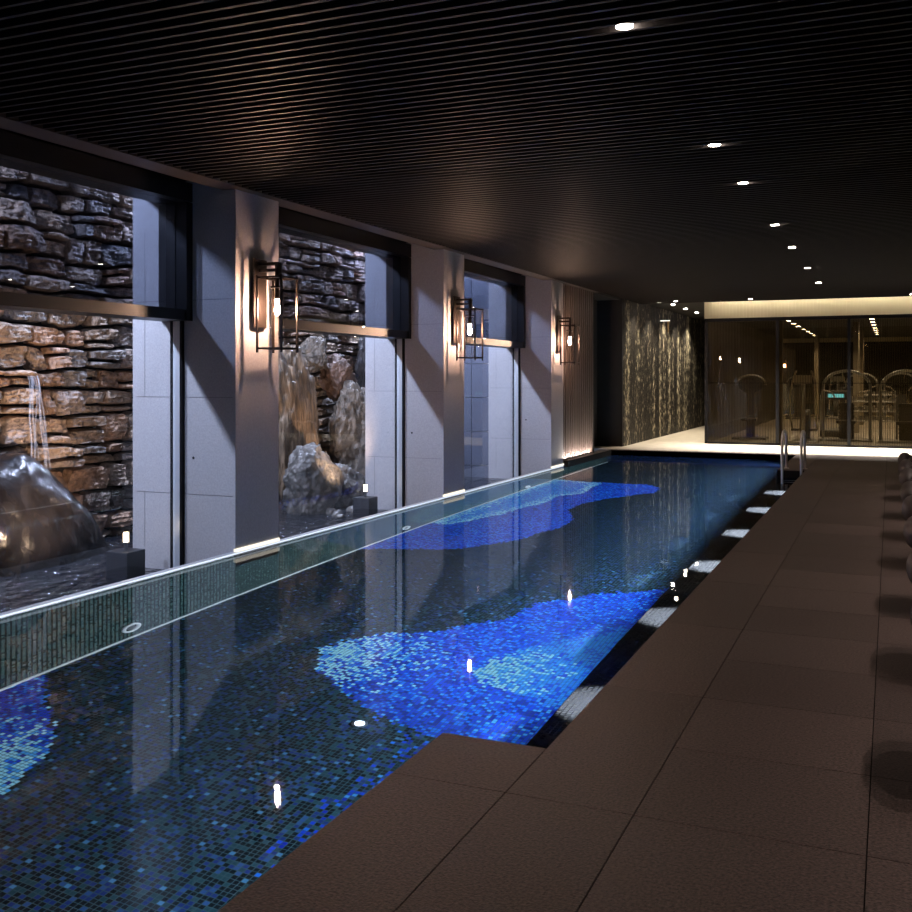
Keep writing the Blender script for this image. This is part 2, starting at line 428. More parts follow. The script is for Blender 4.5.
wallY('pool_wall_left', XF, PF, -.12, .2, 20.5, [(.030, .052, .048), (.022, .042, .040), (.045, .070, .060), (.012, .024, .024)], [.4, .3, .15, .15])
wallY('pool_wall_right', -1.72, PF, LEDGE, .2, 20.5, [BLK, NAVY, ROY], [.5, .3, .2])
wallY('pool_wall_right_upper', -1.73, LEDGE - .03, -.12, .2, 3.86, [BLK, NAVY], [.6, .4])
wallY('pool_wall_ladder', -1.70, PF, -.12, 17.04, 20.5, [BLK, NAVY], [.6, .4])
wallY('ledge_wall', -1.28, LEDGE, -.12, 3.86, 17.04, [BLK, (.006, .006, .008)], [.5, .5])
li0, li1 = math.floor(-1.73 / TP), math.ceil(-1.27 / TP); lj0, lj1 = math.floor(3.86 / TP), math.ceil(17.04 / TP)
struct(grid_mesh('pool_ledge', 'mosaic_ledge', li1 - li0, lj1 - lj0, lambda U, V: ((li0 + U) * TP, (lj0 + V) * TP, U * 0 + LEDGE),
    pal((lj1 - lj0, li1 - li0), [(.02, .021, .024), (.012, .013, .015), (.035, .037, .04)], [.5, .3, .2])))
def wallX(name, y_, z0, z1, x0, x1, cols, probs):
    n1 = math.ceil((x1 - x0) / TP); n2 = math.ceil((z1 - z0) / TP)
    return struct(grid_mesh(name, 'mosaic_end', n1, n2, lambda U, V: (np.minimum(x0 + U * TP, x1), U * 0 + y_, np.minimum(z0 + V * TP, z1)), pal((n2, n1), cols, probs)))
wallX('pool_wall_far', 20.5, PF, -.012, XF, -1.7, [BLK, NAVY, (.01, .012, .03)], [.5, .3, .2])
wallX('pool_wall_near', .2, PF, -.12, XF, -1.7, [BLK, NAVY], [.6, .4])
wallX('ledge_end_near', 3.86, LEDGE, -.12, -1.73, -1.28, [BLK, NAVY], [.8, .2])
wallX('ledge_end_far', 17.04, LEDGE, -.12, -1.73, -1.28, [BLK, NAVY], [.8, .2])
m = MB(); m.box(XF + .001, XF + .018, .2, 20.5, PF + .001, PF + .02); struct(m.build('trim_9', 'white'))
# water
m = MB()
for (a, b_, c_, d_) in ((XF + .002, -1.73, .2, 20.5), (-1.73, -1.28, 3.86, 17.04)):
    m.add([(a, c_, WL), (b_, c_, WL), (b_, d_, WL), (a, d_, WL)], [(0, 1, 2, 3)])
pw = m.build('pool_water', 'pool_water_surface'); pw['kind'] = 'stuff'
tag(pw, 'still clear water filling the long indoor pool', 'water')
# underwater lights
for k, yy in enumerate((1.7, 4.7, 7.6, 10.5, 13.4, 16.3, 19.0)):   # seven hidden strips added to light the pool floor evenly
    t = thing('underwater_fill_strip', (-1.735, yy, -1.05), 'added unseen underwater light strip in the right pool wall, %s of seven' % ORD[k], 'light', 'added underwater strips under the ledge')
    MB().box(-.012, .012, -1.4, 1.4, -.025, .025).build('housing', 'steel', t)
    area('underwater_fill_glow', (-.02, 0, .0), (0, R(90 - 8), 0), .05, 2.75, P_POOL * (.45 if yy < 3 else .5 if yy < 5 else 1 if yy < 9 else 1.15), (.72, .86, 1.0), t).data.spread = R(140)
# small round spots that graze the ledge
for k in range(6):
    yy = 5.61 + 2.0 * k
    t = thing('ledge_spot', (-1.29, yy, -.30), 'small round underwater spot lighting the dark ledge, %s of six along the deck' % ORD[k], 'light', 'underwater spots along the dark ledge')
    MB().cyl((0, 0, 0), (-.03, 0, 0), .04, 16).build('bezel', 'steel', t)
    spot('ledge_glow', (-.08, 0, .06), (-.19, 0, -.62), P_LEDGE, (.93, .97, 1.0), 52, .75, .02, t)
# wall fittings of the pool
for yy, lab in ((6.15, 'white round inlet ring in left pool wall below the first pier'),
                (10.98, 'white round inlet ring in left pool wall below the second pier'),
                (15.45, 'white round inlet ring in left pool wall below the third pier')):
    t = thing('pool_inlet', (XF + .01, yy, -1.43), lab, 'pool fitting', 'inlet rings in the pool wall')
    mm = MB(); mm.tube([(.01, .085 * math.cos(q * math.pi / 12), .085 * math.sin(q * math.pi / 12)) for q in range(25)], .018, 8)
    mm.build('ring', 'white', t, smooth=True)
    MB().cyl((0, 0, 0), (.01, 0, 0), .05, 16).build('grille', 'graymetal', t)
t = thing('pool_floor_disc', (-3.05, 5.5, PF), 'small white glowing disc on the pool floor', 'light')  # glowing disc for a bright white spot
MB().cyl((0, 0, 0), (0, 0, .012), .05, 20).build('bezel', 'steel', t)
MB().cyl((0, 0, .012), (0, 0, .016), .032, 20).build('lens', 'lens_cool', t)

# ------------------------------------------------------------------ facade: rail, piers, windows
m = MB(); m.box(XF - .05, XF + .0, .2, 17.44, -.108, -.086); m.box(XF - .05, XF - .02, .2, 17.44, -.5, -.108); struct(m.build('trim_3', 'rail_metal'))
m = MB(); m.box(XF + .0005, XF + .004, .2, 17.44, -.103, -.09); struct(m.build('trim_4', 'led_rail'))
for i, y0 in enumerate(PIERS):
    m = MB(); m.box(-6.645, XF, y0, y0 + PW, -.6, ZC + .12)
    p = struct(m.build('pier', 'pier', bevel=.004))
    if i >= 1:
        j = MB()
        for z in (.42, 1.32, 2.22):
            j.box(-6.60, XF - .03, y0 - .0015, y0, z, z + .004)
        j.box(-6.50, -6.496, y0 - .0015, y0, -.1, .42); j.box(-6.50, -6.496, y0 - .0015, y0, 1.32, 2.9)
        j.build('joint_lines', 'graymetal', p)
        MB().cyl((-5.93, y0 - .002, .76), (-5.93, y0, .76), .013, 12).build('fixing_hole', 'dark', p)
        l = MB(); l.box(XF - .02, XF + .012, y0 + .0, y0 + PW, -.083, -.052); l.build('foot_light', 'led_foot', p)
WL_BAYS = [(PIERS[i] + PW, PIERS[i + 1], i) for i in range(4)]
for (a, b_, i) in WL_BAYS:
    t = struct(bpy.data.objects.new('window_%d' % (i + 1), None)); C.objects.link(t)
    t.location = (XWIN, a, 0); L = b_ - a
    f = MB()
    f.box(-.22, .12, 0, L, 2.03, 2.13); f.box(-.22, .12, 0, L, 3.13, 3.30)
    f.box(-.24, .12, 0, .04, 2.03, 3.12); f.box(-.24, .12, L - .04, L, 2.03, 3.12); f.box(-.02, .13, L - .10, L - .04, 2.03, 3.12)
    f.box(-.02, .13, .04, .10, 2.03, 3.12)
    f.build('window_frame', 'frame_black', t)
    g = MB(); g.box(0, .012, .1, L - .1, 2.12, 3.14); g.build('pane', 'glass_upper', t)
    # lower sliding glass with its slim jambs
    g = MB(); g.box(-.06, -.05, .03, L - .03, -.42, 2.03); g.build('sliding_pane', 'glass_clear', t)
    f = MB()
    for yy in (0.0, L - .035): f.box(-.11, -.085, yy, yy + .035, -.6, 2.03); f.box(.0, .025, yy, yy + .035, -.6, 2.03)
    f.box(-.11, .025, 0, L, -.6, -.5)
    f.build('jamb', 'frame_black', t)
    f = MB()
    for yy in (.0, L - .03): f.box(-.08, -.005, yy, yy + .03, -.6, 2.03)
    f.build('track', 'rail_metal', t)

# wooden batten wall past the last pier, lit from its foot
m = MB(); m.box(XF - .12, XF - .06, 17.44, 19.42, 0, ZC + .1)
y = 17.46
while y < 19.40: m.box(XF - .06, XF, y, y + .10, .0, ZC + .1); y += .145
struct(m.build('wall_wood', 'wood'))
m = MB(); m.box(XF - .055, XF - .02, 17.46, 19.4, -.001, .006); struct(m.build('trim_5', 'led_foot'))
area('batten_uplight', (XF + .05, 18.4, .02), (R(180), R(12), 0), .03, 1.8, 40, (1.0, .85, .74))
# dark recess, corridor wall, corridor end
m = MB(); m.box(-6.1, -5.95, 19.4, 21.5, 0, 3.4); m.box(-6.1, -5.385, 21.5, 21.6, 0, 3.4); m.box(-6.1, XF, 19.42, 19.5, 0, 3.4); struct(m.build('wall_recess', 'wallpaint'))
m = MB(); m.box(-6.1, -5.38, 21.6, 33.6, 0, 3.4); struct(m.build('wall_left', 'streak'))
m = MB(); m.box(-6.1, -3.9, 33.4, 33.6, 0, 3.4); struct(m.build('wall_corridor_end', 'wallpaint'))
m = MB(); m.box(-6.1, -3.92, 20.9, 33.6, ZC + .066, ZC + .2); m.box(-6.6, -5.45, 17.4, 21.7, ZC + .0, ZC + .2); struct(m.build('ceiling_corridor', 'dark'))

# ------------------------------------------------------------------ gym behind glass
YG = 23.3
m = MB(); m.box(-3.92, 3.3, YG - .02, YG + .10, 2.86, 3.5)
x = -3.92
while x < 3.28: m.box(x, x + .035, YG - .035, YG - .02, 2.86, 3.5); x += .075
struct(m.build('trim_6', 'cream'))
m = MB(); m.box(-3.92, 3.3, 22.96, 22.99, ZC - .0, 3.5); m.box(-3.92, 3.3, 22.99, YG, 3.44, 3.5); struct(m.build('trim_7', 'dark'))
m = MB(); m.box(-3.86, 3.26, 23.02, 23.06, 3.38, 3.40); struct(m.build('trim_8', 'exit_white'))
area('cove_light', (-.3, 23.12, 3.36), (R(50), 0, 0), 6.9, .06, P_COVE * .22, (1.0, .90, .68))
area('cove_wash', (-.3, 22.2, 3.19), (0, 0, 0), 6.6, .2, P_COVE * .22, (1.0, .93, .85)).data.spread = R(80)
t = struct(bpy.data.objects.new('window_5', None)); C.objects.link(t); t.location = (0, YG, 0)
f = MB(); f.box(-3.92, 3.3, 0, .08, 2.78, 2.86); f.box(-3.92, 3.3, 0, .08, 0, .045); f.box(-3.92, 3.3, .03, .05, 1.38, 1.395)
for x in (-3.92, -2.36, -.87, .61, 2.1): f.box(x, x + .07, 0, .08, 0, 2.86)
f.build('window_frame', 'frame_black', t)
MB().box(-3.9, 3.3, .01, .02, .04, 2.8).build('pane', 'glass_gym', t)
f = MB(); x = -3.85
while x < 3.28: f.box(x, x + .010, .09, .115, .03, 2.8); x += .034
f.build('batten_screen', 'batten', t)
m = MB(); m.box(-3.92, -3.86, YG + .1, 33.6, 0, 3.4); struct(m.build('wall_gym_left', 'frame_black'))
m = MB(); m.box(-3.86, 3.3, 32.0, 32.1, 0, 3.3); struct(m.build('wall_gym_back', 'mirror'))
m = MB(); m.box(-3.92, 3.3, YG + .11, 32.1, 3.02, 3.1); struct(m.build('ceiling_gym', 'slat'))
m = MB(); m.box(-3.86, 3.3, YG + .12, 32.0, .0, .006); struct(m.build('floor_gym', 'gymfloor'))
m = MB(); m.box(-2.55, -2.40, 25.2, 25.5, 0.006, 3.02); struct(m.build('gym_pillar', 'gymwall'))
m = MB(); m.box(-.95, -.8, 29.2, 29.6, 0.006, 3.02); struct(m.build('gym_pillar', 'gymwall'))

def downlight(x, y, z=ZC, lab='', grp='ceiling downlights over the deck', power=P_DOWN, ang=80, r=.042, col=NEUT):
    t = thing('downlight', (x, y, z), lab, 'ceiling light', grp)
    mm = MB(); mm.cyl((0, 0, .026), (0, 0, .10), r + .018, 20, caps=False); tr_ = mm.build('trim_ring', 'bronze', t)
    MB().cyl((0, 0, -.0015), (0, 0, .034), r, 20).build('lamp_disc', 'down_disc', tr_)
    if power: spot('downlight_beam', (0, 0, -.01), (0, 0, -2), power, col, ang, .7, .04, t)
    return t
names = ['nearest', 'second nearest', 'third nearest', 'fourth nearest', 'fifth nearest', 'sixth nearest', 'seventh nearest']
for k, y in enumerate((4.79, 7.49, 9.05, 11.67, 13.8, 16.43, 19.05)):
    downlight(-1.19, y, lab='small round ceiling downlight above the pool edge, %s of its row' % names[k])
for x, l in ((-4.4, 'left'), (-2.79, 'middle'), (.40, 'right')):
    downlight(x, 22.4, lab='small ceiling downlight just before the gym glass, %s one' % l, power=P_DOWN * .5, grp='downlights before the gym')
for k in range(9):
    y = 3.4 + 1.45 * k - .7
    downlight(1.95, y, lab='ceiling downlight over the lounger row, %s of nine' % ORD[k], power=P_LOUNGE, ang=95, grp='downlights over the loungers', col=(1, .86, .76))
for k, y in enumerate((22.6, 24.2, 25.8, 27.4, 29.0)):
    downlight(-4.82, y, z=ZC + .05, lab='small downlight in the corridor ceiling beside the glittering stone wall, %s from the pool' % ('first', 'second', 'third', 'fourth', 'fifth')[k],
              power=P_CORR, ang=125, grp='corridor downlights', col=(1, .88, .68))
for x in (-2.5, -.45, 1.6):
    for k, y in enumerate((26.3, 27.9, 29.4, 31.0)):
        downlight(x, y, z=3.02, lab='round ceiling light inside the gym, %s row, %s one' % ({-2.5: 'left', -.45: 'middle', 1.6: 'right'}[x], ('first', 'second', 'third', 'last')[k]), power=200, ang=130, grp='gym ceiling lights', r=.06)

# ------------------------------------------------------------------ gym machines
def arch_rig(x, y, r, ztop, lab):
    t = thing('cable_machine', (x, y, .006), lab, 'gym machine', 'arched machines behind the gym glass')
    pts = [(-r, 0, 0)] + [(-r * math.cos(q * math.pi / 14), 0, ztop - r * .75 + r * .75 * math.sin(q * math.pi / 14)) for q in range(15)] + [(r, 0, 0)]
    MB().tube(pts, .035, 10).build('arch_frame', 'steel', t, smooth=True)
    MB().box(-r - .06, r + .06, -.3, .3, 0, .05).build('base', 'graymetal', t, bevel=.01)
    b = MB(); b.box(-.16, .16, .1, .34, .05, .9)
    for q in range(9): b.box(-.17, .17, .08, .1, .1 + q * .09, .16 + q * .09)
    b.build('weight_stack', 'rubber', t)
    MB().box(-.22, .22, -.2, .02, .42, .50).build('seat', 'rubber', t, bevel=.02)
    b = MB(); b.tube([(-r, -.02, ztop - .45), (-r * .6, -.3, ztop - .5), (-r * .45, -.34, ztop - .62)], .018); b.build('grip', 'chrome', t, smooth=True)
    b = MB(); b.tube([(r, -.02, ztop - .45), (r * .6, -.3, ztop - .5), (r * .45, -.34, ztop - .62)], .018); b.build('grip', 'chrome', t, smooth=True)
arch_rig(-.97, 25.4, .52, 1.66, 'large arched steel exercise frame behind the gym glass, centre')
arch_rig(.33, 25.2, .55, 1.66, 'large arched steel exercise frame at the right end of the gym')
def treadmill(x, y, lab, col, scl=1):
    t = thing('treadmill', (x, y, .006), lab, 'treadmill', 'treadmills behind the gym glass')
    MB().box(-.38, .38, -.9, .9, .0, .16).build('deck', 'rubber', t, bevel=.02)
    MB().box(-.26, .26, -.85, .7, .16, .17).build('belt', 'dark', t)
    for s in (-1, 1):
        MB().tube([(s * .36, -.6, .14), (s * .36, -.72, .8), (s * .34, -.75, 1.05)], .035).build('upright', 'steel', t, smooth=True)
        MB().tube([(s * .36, -.7, 1.0), (s * .36, -.2, 1.0), (s * .36, -.1, .95)], .022).build('handrail', 'steel', t, smooth=True)
    c = MB().box(-.36, .36, -.82, -.68, 0.94, 1.18).build('console', 'rubber', t, bevel=.03)
    MB().box(-.19, .19, -.845, -.82, 1.0, 1.09).build('screen', col, c)
treadmill(-1.28, 27.9, 'treadmill with a glowing cyan display behind the gym glass', 'screen_cyan')
treadmill(1.2, 26.6, 'treadmill with a dark display at the right of the gym', 'graymetal')
# cross trainer
t = thing('cross_trainer', (-1.83, 24.3, .006), 'tall silver cross trainer behind the gym glass above the pool ladder', 'gym machine')
MB().box(-.3, .3, -.7, .7, .0, .07).build('base', 'graymetal', t, bevel=.02)
MB().cyl((-.1, .35, .42), (.1, .35, .42), .34, 28).build('flywheel', 'rubber', t)
MB().tube([(0, -.5, .05), (0, -.42, .9), (0, -.38, 1.36)], .05).build('mast', 'steel', t, smooth=True)
MB().box(-.2, .2, -.46, -.40, 1.36, 1.56).build('console', 'steel', t, bevel=.02)
for s in (-1, 1):
    MB().tube([(s * .27, .2, .3), (s * .28, -.3, .6), (s * .27, -.36, 1.2), (s * .22, -.2, 1.5), (s * .16, -.15, 1.66)], .022).build('swing_arm', 'chrome', t, smooth=True)
    MB().box(s * .2 - .08, s * .2 + .08, -.1, .3, .28, .33).build('pedal', 'rubber', t, bevel=.01)
# lat pulldown with dark canopy shape
t = thing('pulldown_machine', (-3.15, 25.3, .006), 'dark exercise machine with a rounded head at the left of the gym', 'gym machine')
MB().box(-.1, .1, -.06, .06, 0, 1.35).build('column', 'rubber', t, bevel=.01)
MB().box(-.4, .4, -.35, .35, 0, .06).build('base', 'rubber', t, bevel=.02)
b = MB(); pts = [(.36 * math.cos(q * math.pi / 12), 0, 1.32 + .25 * math.sin(q * math.pi / 12)) for q in range(13)]
b.tube(pts, .02).build('head_rail', 'steel', t, smooth=True)
MB().ball((0, 0, 1.32), .30, .1, .2).build('head_cover', 'rubber', t, smooth=True)
MB().box(-.18, .18, -.32, -.05, .45, .52).build('seat', 'rubber', t, bevel=.02)
# dumbbell rack
t = thing('dumbbell_rack', (-.40, 26.6, .006), 'three tier steel dumbbell rack behind the gym glass', 'rack')
for x in (-.55, .5): MB().box(x, x + .05, -.02, .3, 0, 1.05).build('post', 'graymetal', t, bevel=.005)
for q, z in enumerate((.42, .66, .90)): MB().box(-.5, .5, 0, .24, z, z + .03).build('shelf', 'white', t)
def dlab(z, k): return 'short steel dumbbell on the %s shelf of the gym rack, %s from the left' % ({.456: 'bottom', .696: 'middle', .936: 'top'}[z], ('first', 'second', 'third', 'fourth', 'fifth', 'sixth', 'seventh')[k])
def dumbbell(loc):
    o = thing('dumbbell', loc, dlab(.456, 0), 'dumbbell', 'dumbbells on the gym rack')
    MB().cyl((0, -.06, .055), (0, .06, .055), .015, 10).build('handle', 'chrome', o)
    for s in (-1, 1): MB().cyl((0, s * .06, .055), (0, s * .12, .055), .052, 14).build('weight', 'steel', o, smooth=False)
    return o
d0 = None
for z in (.456, .696, .936):
    for k in range(7):
        loc = (-.40 - .42 + k * .14, 26.6 + .12, z)
        if d0 is None: d0 = dumbbell(loc)
        else:
            c_ = copy_tree(d0); c_.location = loc; c_['label'] = dlab(z, k)

# ------------------------------------------------------------------ stone wall of the garden
def noise3(v, s=1.0): return noise.noise(Vector(v) * s)
def stone_wall():
    rr = random.Random(11); m = MB()
    zz = -.7; rows = []
    while zz < 4.25:
        h = rr.choice((.13, .16, .19, .22, .26, .31)) * rr.uniform(.85, 1.1); rows.append((zz, zz + h)); zz += h
    def wav(k, y): return .085 * noise.noise(Vector((y * 1.1, k * 7.3, 0))) + .03 * noise.noise(Vector((y * 4, k * 3.1, 4)))
    for k, (a, b_) in enumerate(rows):
        y = 1.5 + rr.uniform(-.3, 0)
        while y < 17.3:
            big = b_ - a > .17
            wd = rr.uniform(.18, .60) if big else rr.uniform(.25, .75)
            y1 = y + wd; g = .005
            base_c = rr.choice([(.26, .185, .13), (.30, .21, .145), (.22, .17, .14), (.19, .165, .15), (.31, .23, .17), (.27, .165, .105)])
            sh = rr.uniform(.6, 1.25); tone = tuple(q * sh * 1.35 for q in base_c)
            cuts = [(0., 1.)]
            if big and rr.random() < .38:
                c_ = rr.uniform(.3, .7); cuts = [(0., c_), (c_, 1.)]
            for (f0, f1) in cuts:
                prot = rr.uniform(.03, .15); sd = rr.random() * 99
                hs = (b_ - a) * (f1 - f0)
                planes = [(rr.uniform(-1, 1), rr.uniform(-1, 1), rr.uniform(-.45, .45), rr.uniform(-.7, .5)) for _ in range(5)]
                nu_, nv_ = max(8, int(wd / .022)), max(6, int(hs / .022)); vs = []
                sk0, sk1 = rr.uniform(-.45, .45) * hs, rr.uniform(-.45, .45) * hs
                ch = [rr.uniform(.0, .38) for _ in range(4)]
                for j in range(nv_ + 1):
                    v = j / nv_
                    for i in range(nu_ + 1):
                        u = i / nu_; uu, vv = 2 * u - 1, 2 * v - 1
                        Y = y + g + (wd - 2 * g) * u + (sk0 * (1 - u) + sk1 * u) * (v - .5) * .6
                        lo = rows[k][0] + wav(k, Y); hi = rows[k][1] + wav(k + 1, Y)
                        bz0 = lo + (hi - lo) * f0 + g; bz1 = lo + (hi - lo) * f1 - g
                        Z = bz0 + (bz1 - bz0) * v
                        c4 = ch[(0 if uu < 0 else 1) + (0 if vv < 0 else 2)]
                        Z -= (bz1 - bz0) * c4 * .5 * max(0, abs(uu) - .55) / .45 * vv
                        e = min(1, (1 - abs(uu)) * wd / .05) * min(1, (1 - abs(vv)) * hs / .045)
                        fac = min(.0, *[((u - .5) * wd * pu + (v - .5) * hs * pv) * ps - po * .0 + .012 for (pu, pv, ps, po) in planes])
                        lay = .010 * (math.floor((Z + .02 * noise.noise(Vector((Y * 3, sd, 1)))) * 38 + sd) % 2)
                        px = prot + fac + lay + .035 * noise.noise(Vector((Y * 6 + sd, Z * 9, sd))) + .022 * noise.noise(Vector((Y * 19 + sd, Z * 26, sd)))
                        vs.append((XG - .09 + (px + .09) * max(0, e) ** .33, Y, Z))
                fs = [(j * (nu_ + 1) + i, j * (nu_ + 1) + i + 1, (j + 1) * (nu_ + 1) + i + 1, (j + 1) * (nu_ + 1) + i) for j in range(nv_) for i in range(nu_)]
                m.add(vs, fs, tone)
            y = y1
    o = m.build('wall_garden', 'wall_stone', tone=True, smooth=False); struct(o)
    m = MB(); m.box(XG - .4, XG - .07, .6, 17.4, -.7, 4.25); struct(m.build('wall_garden_core', 'mortar'))
stone_wall()
# end wall of the garden in large dark tiles
m = MB(); nn = 0
z = -.7
while z < 4.0:
    x = -8.2
    while x < -5.5: m.box(x + .004, min(x + 1.2, -5.5) - .004, 16.80, 16.86, z + .005, z + .615 - .005); x += 1.2
    z += .615
mat('tile_slate', (.10, .11, .15), .42, nscale=30, noise_amt=.15)
struct(m.build('wall_garden_end', 'tile_slate'))
m = MB(); m.box(-8.2, -5.5, 16.862, 17.4, -.7, 4.0); struct(m.build('wall_garden_end_core', 'white'))
m = MB(); m.box(-8.6, -6.65, 1.0, 1.15, -.7, 4.2); struct(m.build('wall_garden_near', 'tile_slate'))
# pond
m = MB(); m.add([(XG - .06, 1.16, POND), (XF - .06, 1.16, POND), (XF - .06, 16.79, POND), (XG - .06, 16.79, POND)], [(0, 1, 2, 3)])
o = m.build('pond_water', 'pond_surface'); tag(o, 'dark rippled water of the shallow garden pond outside the windows', 'water', kind='stuff')
m = MB(); m.box(XG - .3, XF - .055, 1.0, 17.0, -.75, -.62); struct(m.build('pond_floor', 'block_dark'))

def boulder(name, loc, rad, mt, lab, cat='rock', seed=0, rough=.25, facet=.0, sub=6, shape=None, grp=None, tilt=0, power=2.0):
    bm = bmesh.new(); bmesh.ops.create_icosphere(bm, subdivisions=sub, radius=1)
    rr = random.Random(seed); off = Vector((rr.random() * 50, rr.random() * 50, rr.random() * 50))
    planes = [(Vector((rr.gauss(0, 1), rr.gauss(0, 1), rr.gauss(0, .8))).normalized(), rr.uniform(.62, .9)) for _ in range(int(facet))]
    for v in bm.verts:
        n = v.co.normalized()
        L = (abs(n.x) ** power + abs(n.y) ** power + abs(n.z) ** power) ** (-1 / power); p = n * L
        for (pn, pd) in planes:
            dd = p.dot(pn)
            if dd > pd: p -= pn * (dd - pd) * .92
        f = 1 + rough * .7 * noise.noise(p * 1.4 + off) + rough * .45 * noise.noise(p * 3.3 + off) + rough * .3 * noise.noise(p * 8 + off) + rough * .35 * (.5 - abs(noise.noise(p * 4 + off))) + rough * .18 * noise.noise(p * 18 + off) + rough * .10 * (.5 - abs(noise.noise(p * 11 + off)))
        p = p * f
        q = Vector((p.x * rad[0], p.y * rad[1], p.z * rad[2]))
        if shape: q = shape(q)
        v.co = q
    bmesh.ops.rotate(bm, cent=(0, 0, 0), matrix=Matrix.Rotation(tilt, 3, 'X'), verts=bm.verts)
    me = bpy.data.meshes.new(name); bm.to_mesh(me); bm.free(); me.materials.append(MT[mt])
    me.polygons.foreach_set('use_smooth', [True] * len(me.polygons))
    o = bpy.data.objects.new(name, me); C.objects.link(o); o.location = loc
    return tag(o, lab, cat, grp)
def sloped_boulder():
    prof = [(5.3, -.5), (5.45, .1), (5.8, .42), (6.3, .58), (6.8, .68), (7.1, .76), (7.3, .77), (7.5, .64), (7.75, .40), (8.0, .08), (8.2, -.2), (8.35, -.5)]
    def zt(y):
        for (a, b_), (c_, d_) in zip(prof, prof[1:]):
            if a <= y <= c_:
                q = (y - a) / (c_ - a); return b_ + (d_ - b_) * q
        return -.5
    m = MB(); ny, na = 90, 48; vs = []
    for j in range(ny + 1):
        y = 5.3 + 3.05 * j / ny
        z = sum(zt(min(8.35, max(5.3, y + o_))) for o_ in (-.1, -.05, 0, .05, .1)) / 5
        wdt = .05 + .34 * math.sin(math.pi * min(1, max(0, (y - 5.25) / 3.2))) ** .5
        for i in range(na + 1):
            a = math.pi * i / na; ca, sa = math.cos(a), math.sin(a)
            zz = -.5 + (z + .5) * sa ** .62; xx = wdt * (abs(ca) ** .8) * (1 if ca > 0 else -.55)
            nz = .06 * noise.noise(Vector((xx * 2, y * 1.5, zz * 1.6))) + .025 * noise.noise(Vector((xx * 5, y * 5, zz * 5))) + .008 * noise.noise(Vector((xx * 16, y * 16, zz * 16)))
            vs.append((xx + nz * ca + .10 * (.5 - zz) , y - 7.05, zz + nz * sa + .3))
    fs = [(j * (na + 1) + i, j * (na + 1) + i + 1, (j + 1) * (na + 1) + i + 1, (j + 1) * (na + 1) + i) for j in range(ny) for i in range(na)]
    m.add(vs, fs)
    o = m.build('boulder', 'rock_dark', smooth=True); o.location = (-7.80, 7.05, -.3)
    return tag(o, 'large smooth wet dark boulder under the trickle of water, against the stone wall', 'rock')
sloped_boulder()
U = 1.5
rocks = [  # name, loc(h units), rad(m), material, label, seed, rough, facet, tilt
 ('boulder', (-5.2, 8.02, .45), (.27, .60, 1.25), 'rock_tan', 'tall upright tan rock slab with pale streaks beside the first pier', 21, .22, 5, .10),
 ('boulder', (-5.27, 8.60, 1.24), (.20, .24, .25), 'rock_mix', 'small lumpy brown rock wedged above, right of the tall slab', 5, .22, 5, 0),
 ('boulder', (-5.2, 8.90, 1.0), (.27, .32, .34), 'rock_red', 'reddish brown angular rock perched right of the tall slab', 8, .18, 9, .5),
 ('boulder', (-4.98, 9.0, .30), (.35, .54, .84), 'rock_mix', 'large cracked grey brown boulder beside the second pier', 13, .25, 6, .1),
 ('boulder', (-4.80, 7.76, .05), (.38, .50, .52), 'rock_grey', 'pale grey boulder at the pond edge, left front of the pile', 31, .17, 9, 0),
 ('boulder', (-4.75, 8.32, -.04), (.28, .32, .38), 'rock_grey', 'smaller pale grey boulder at the pond edge, centre of the pile', 33, .17, 9, 0),
 ('boulder', (-5.15, 9.6, 1.05), (.2, .40, .75), 'rock_shade', 'added black rock for the dark void at the back near the second pier', 43, .3, 5, 0),  # added rock, black to stand for the dark void
]
for (nm, l, rd, mt, lab, sd, rg_, fc, tl) in rocks:
    boulder(nm, (l[0] * U, l[1] * U, l[2] * U), rd, mt, lab, seed=sd, rough=rg_, facet=fc, tilt=tl, power=2.3)
rr = random.Random(2)
for k in range(16):
    y = 11.2 + k * .17 + rr.uniform(-.02, .02); x = -6.55 - .12 * (k % 3) + rr.uniform(-.08, .05)
    r_ = rr.uniform(.05, .085)
    boulder('pebble', (x, y, POND + .01), (r_, r_ * 1.2, r_ * .8), 'rock_grey', 'small wet pebble at the foot of the rock pile, %s from the left' % ('first','second','third','fourth','fifth','sixth','seventh','eighth','ninth','tenth','eleventh','twelfth','thirteenth','fourteenth','fifteenth','last')[k], sub=3, seed=60 + k, rough=.3, facet=3, grp='pebbles at the foot of the rock pile')

# trickle of water over the stone wall onto the dark boulder
def falls(name, x, y, z0, z1, w_, lab):
    m_ = MB(); rr2 = random.Random(int(y * 100)); n = 22
    for s_ in range(7):
        yy = y + (s_ - 3) * w_ / 7 + rr2.uniform(-.01, .01); ph = rr2.random() * 9; rad = rr2.uniform(.004, .011)
        pts = []
        for i in range(n + 1):
            t_ = i / n; spread = 1 + t_ * 1.2
            pts.append((x + .10 * math.sqrt(t_) + .012 * math.sin(ph + t_ * 7), y + (yy - y) * spread + .012 * math.sin(ph * 2 + t_ * 9), z0 + (z1 - z0) * t_))
        m_.tube(pts, rad, 6)
    o_ = m_.build(name, 'fallwater', smooth=True); return tag(o_, lab, 'waterfall', kind='stuff')
m_ = bpy.data.materials.new('fallwater'); m_.use_nodes = True; nt = m_.node_tree; nt.nodes.clear()
o_ = N(nt, 'ShaderNodeOutputMaterial'); mx = N(nt, 'ShaderNodeMixShader'); tr = N(nt, 'ShaderNodeBsdfTransparent'); df = N(nt, 'ShaderNodeBsdfDiffuse')
df.inputs[0].default_value = (.8, .85, .95, 1); mx.inputs[0].default_value = .14
nt.links.new(tr.outputs[0], mx.inputs[1]); nt.links.new(df.outputs[0], mx.inputs[2]); nt.links.new(mx.outputs[0], o_.inputs[0]); MT['fallwater'] = m_
falls('waterfall', -8.02, 7.62, 1.52, .56, .16, 'thin white trickle of water falling down the stone wall onto the dark boulder')

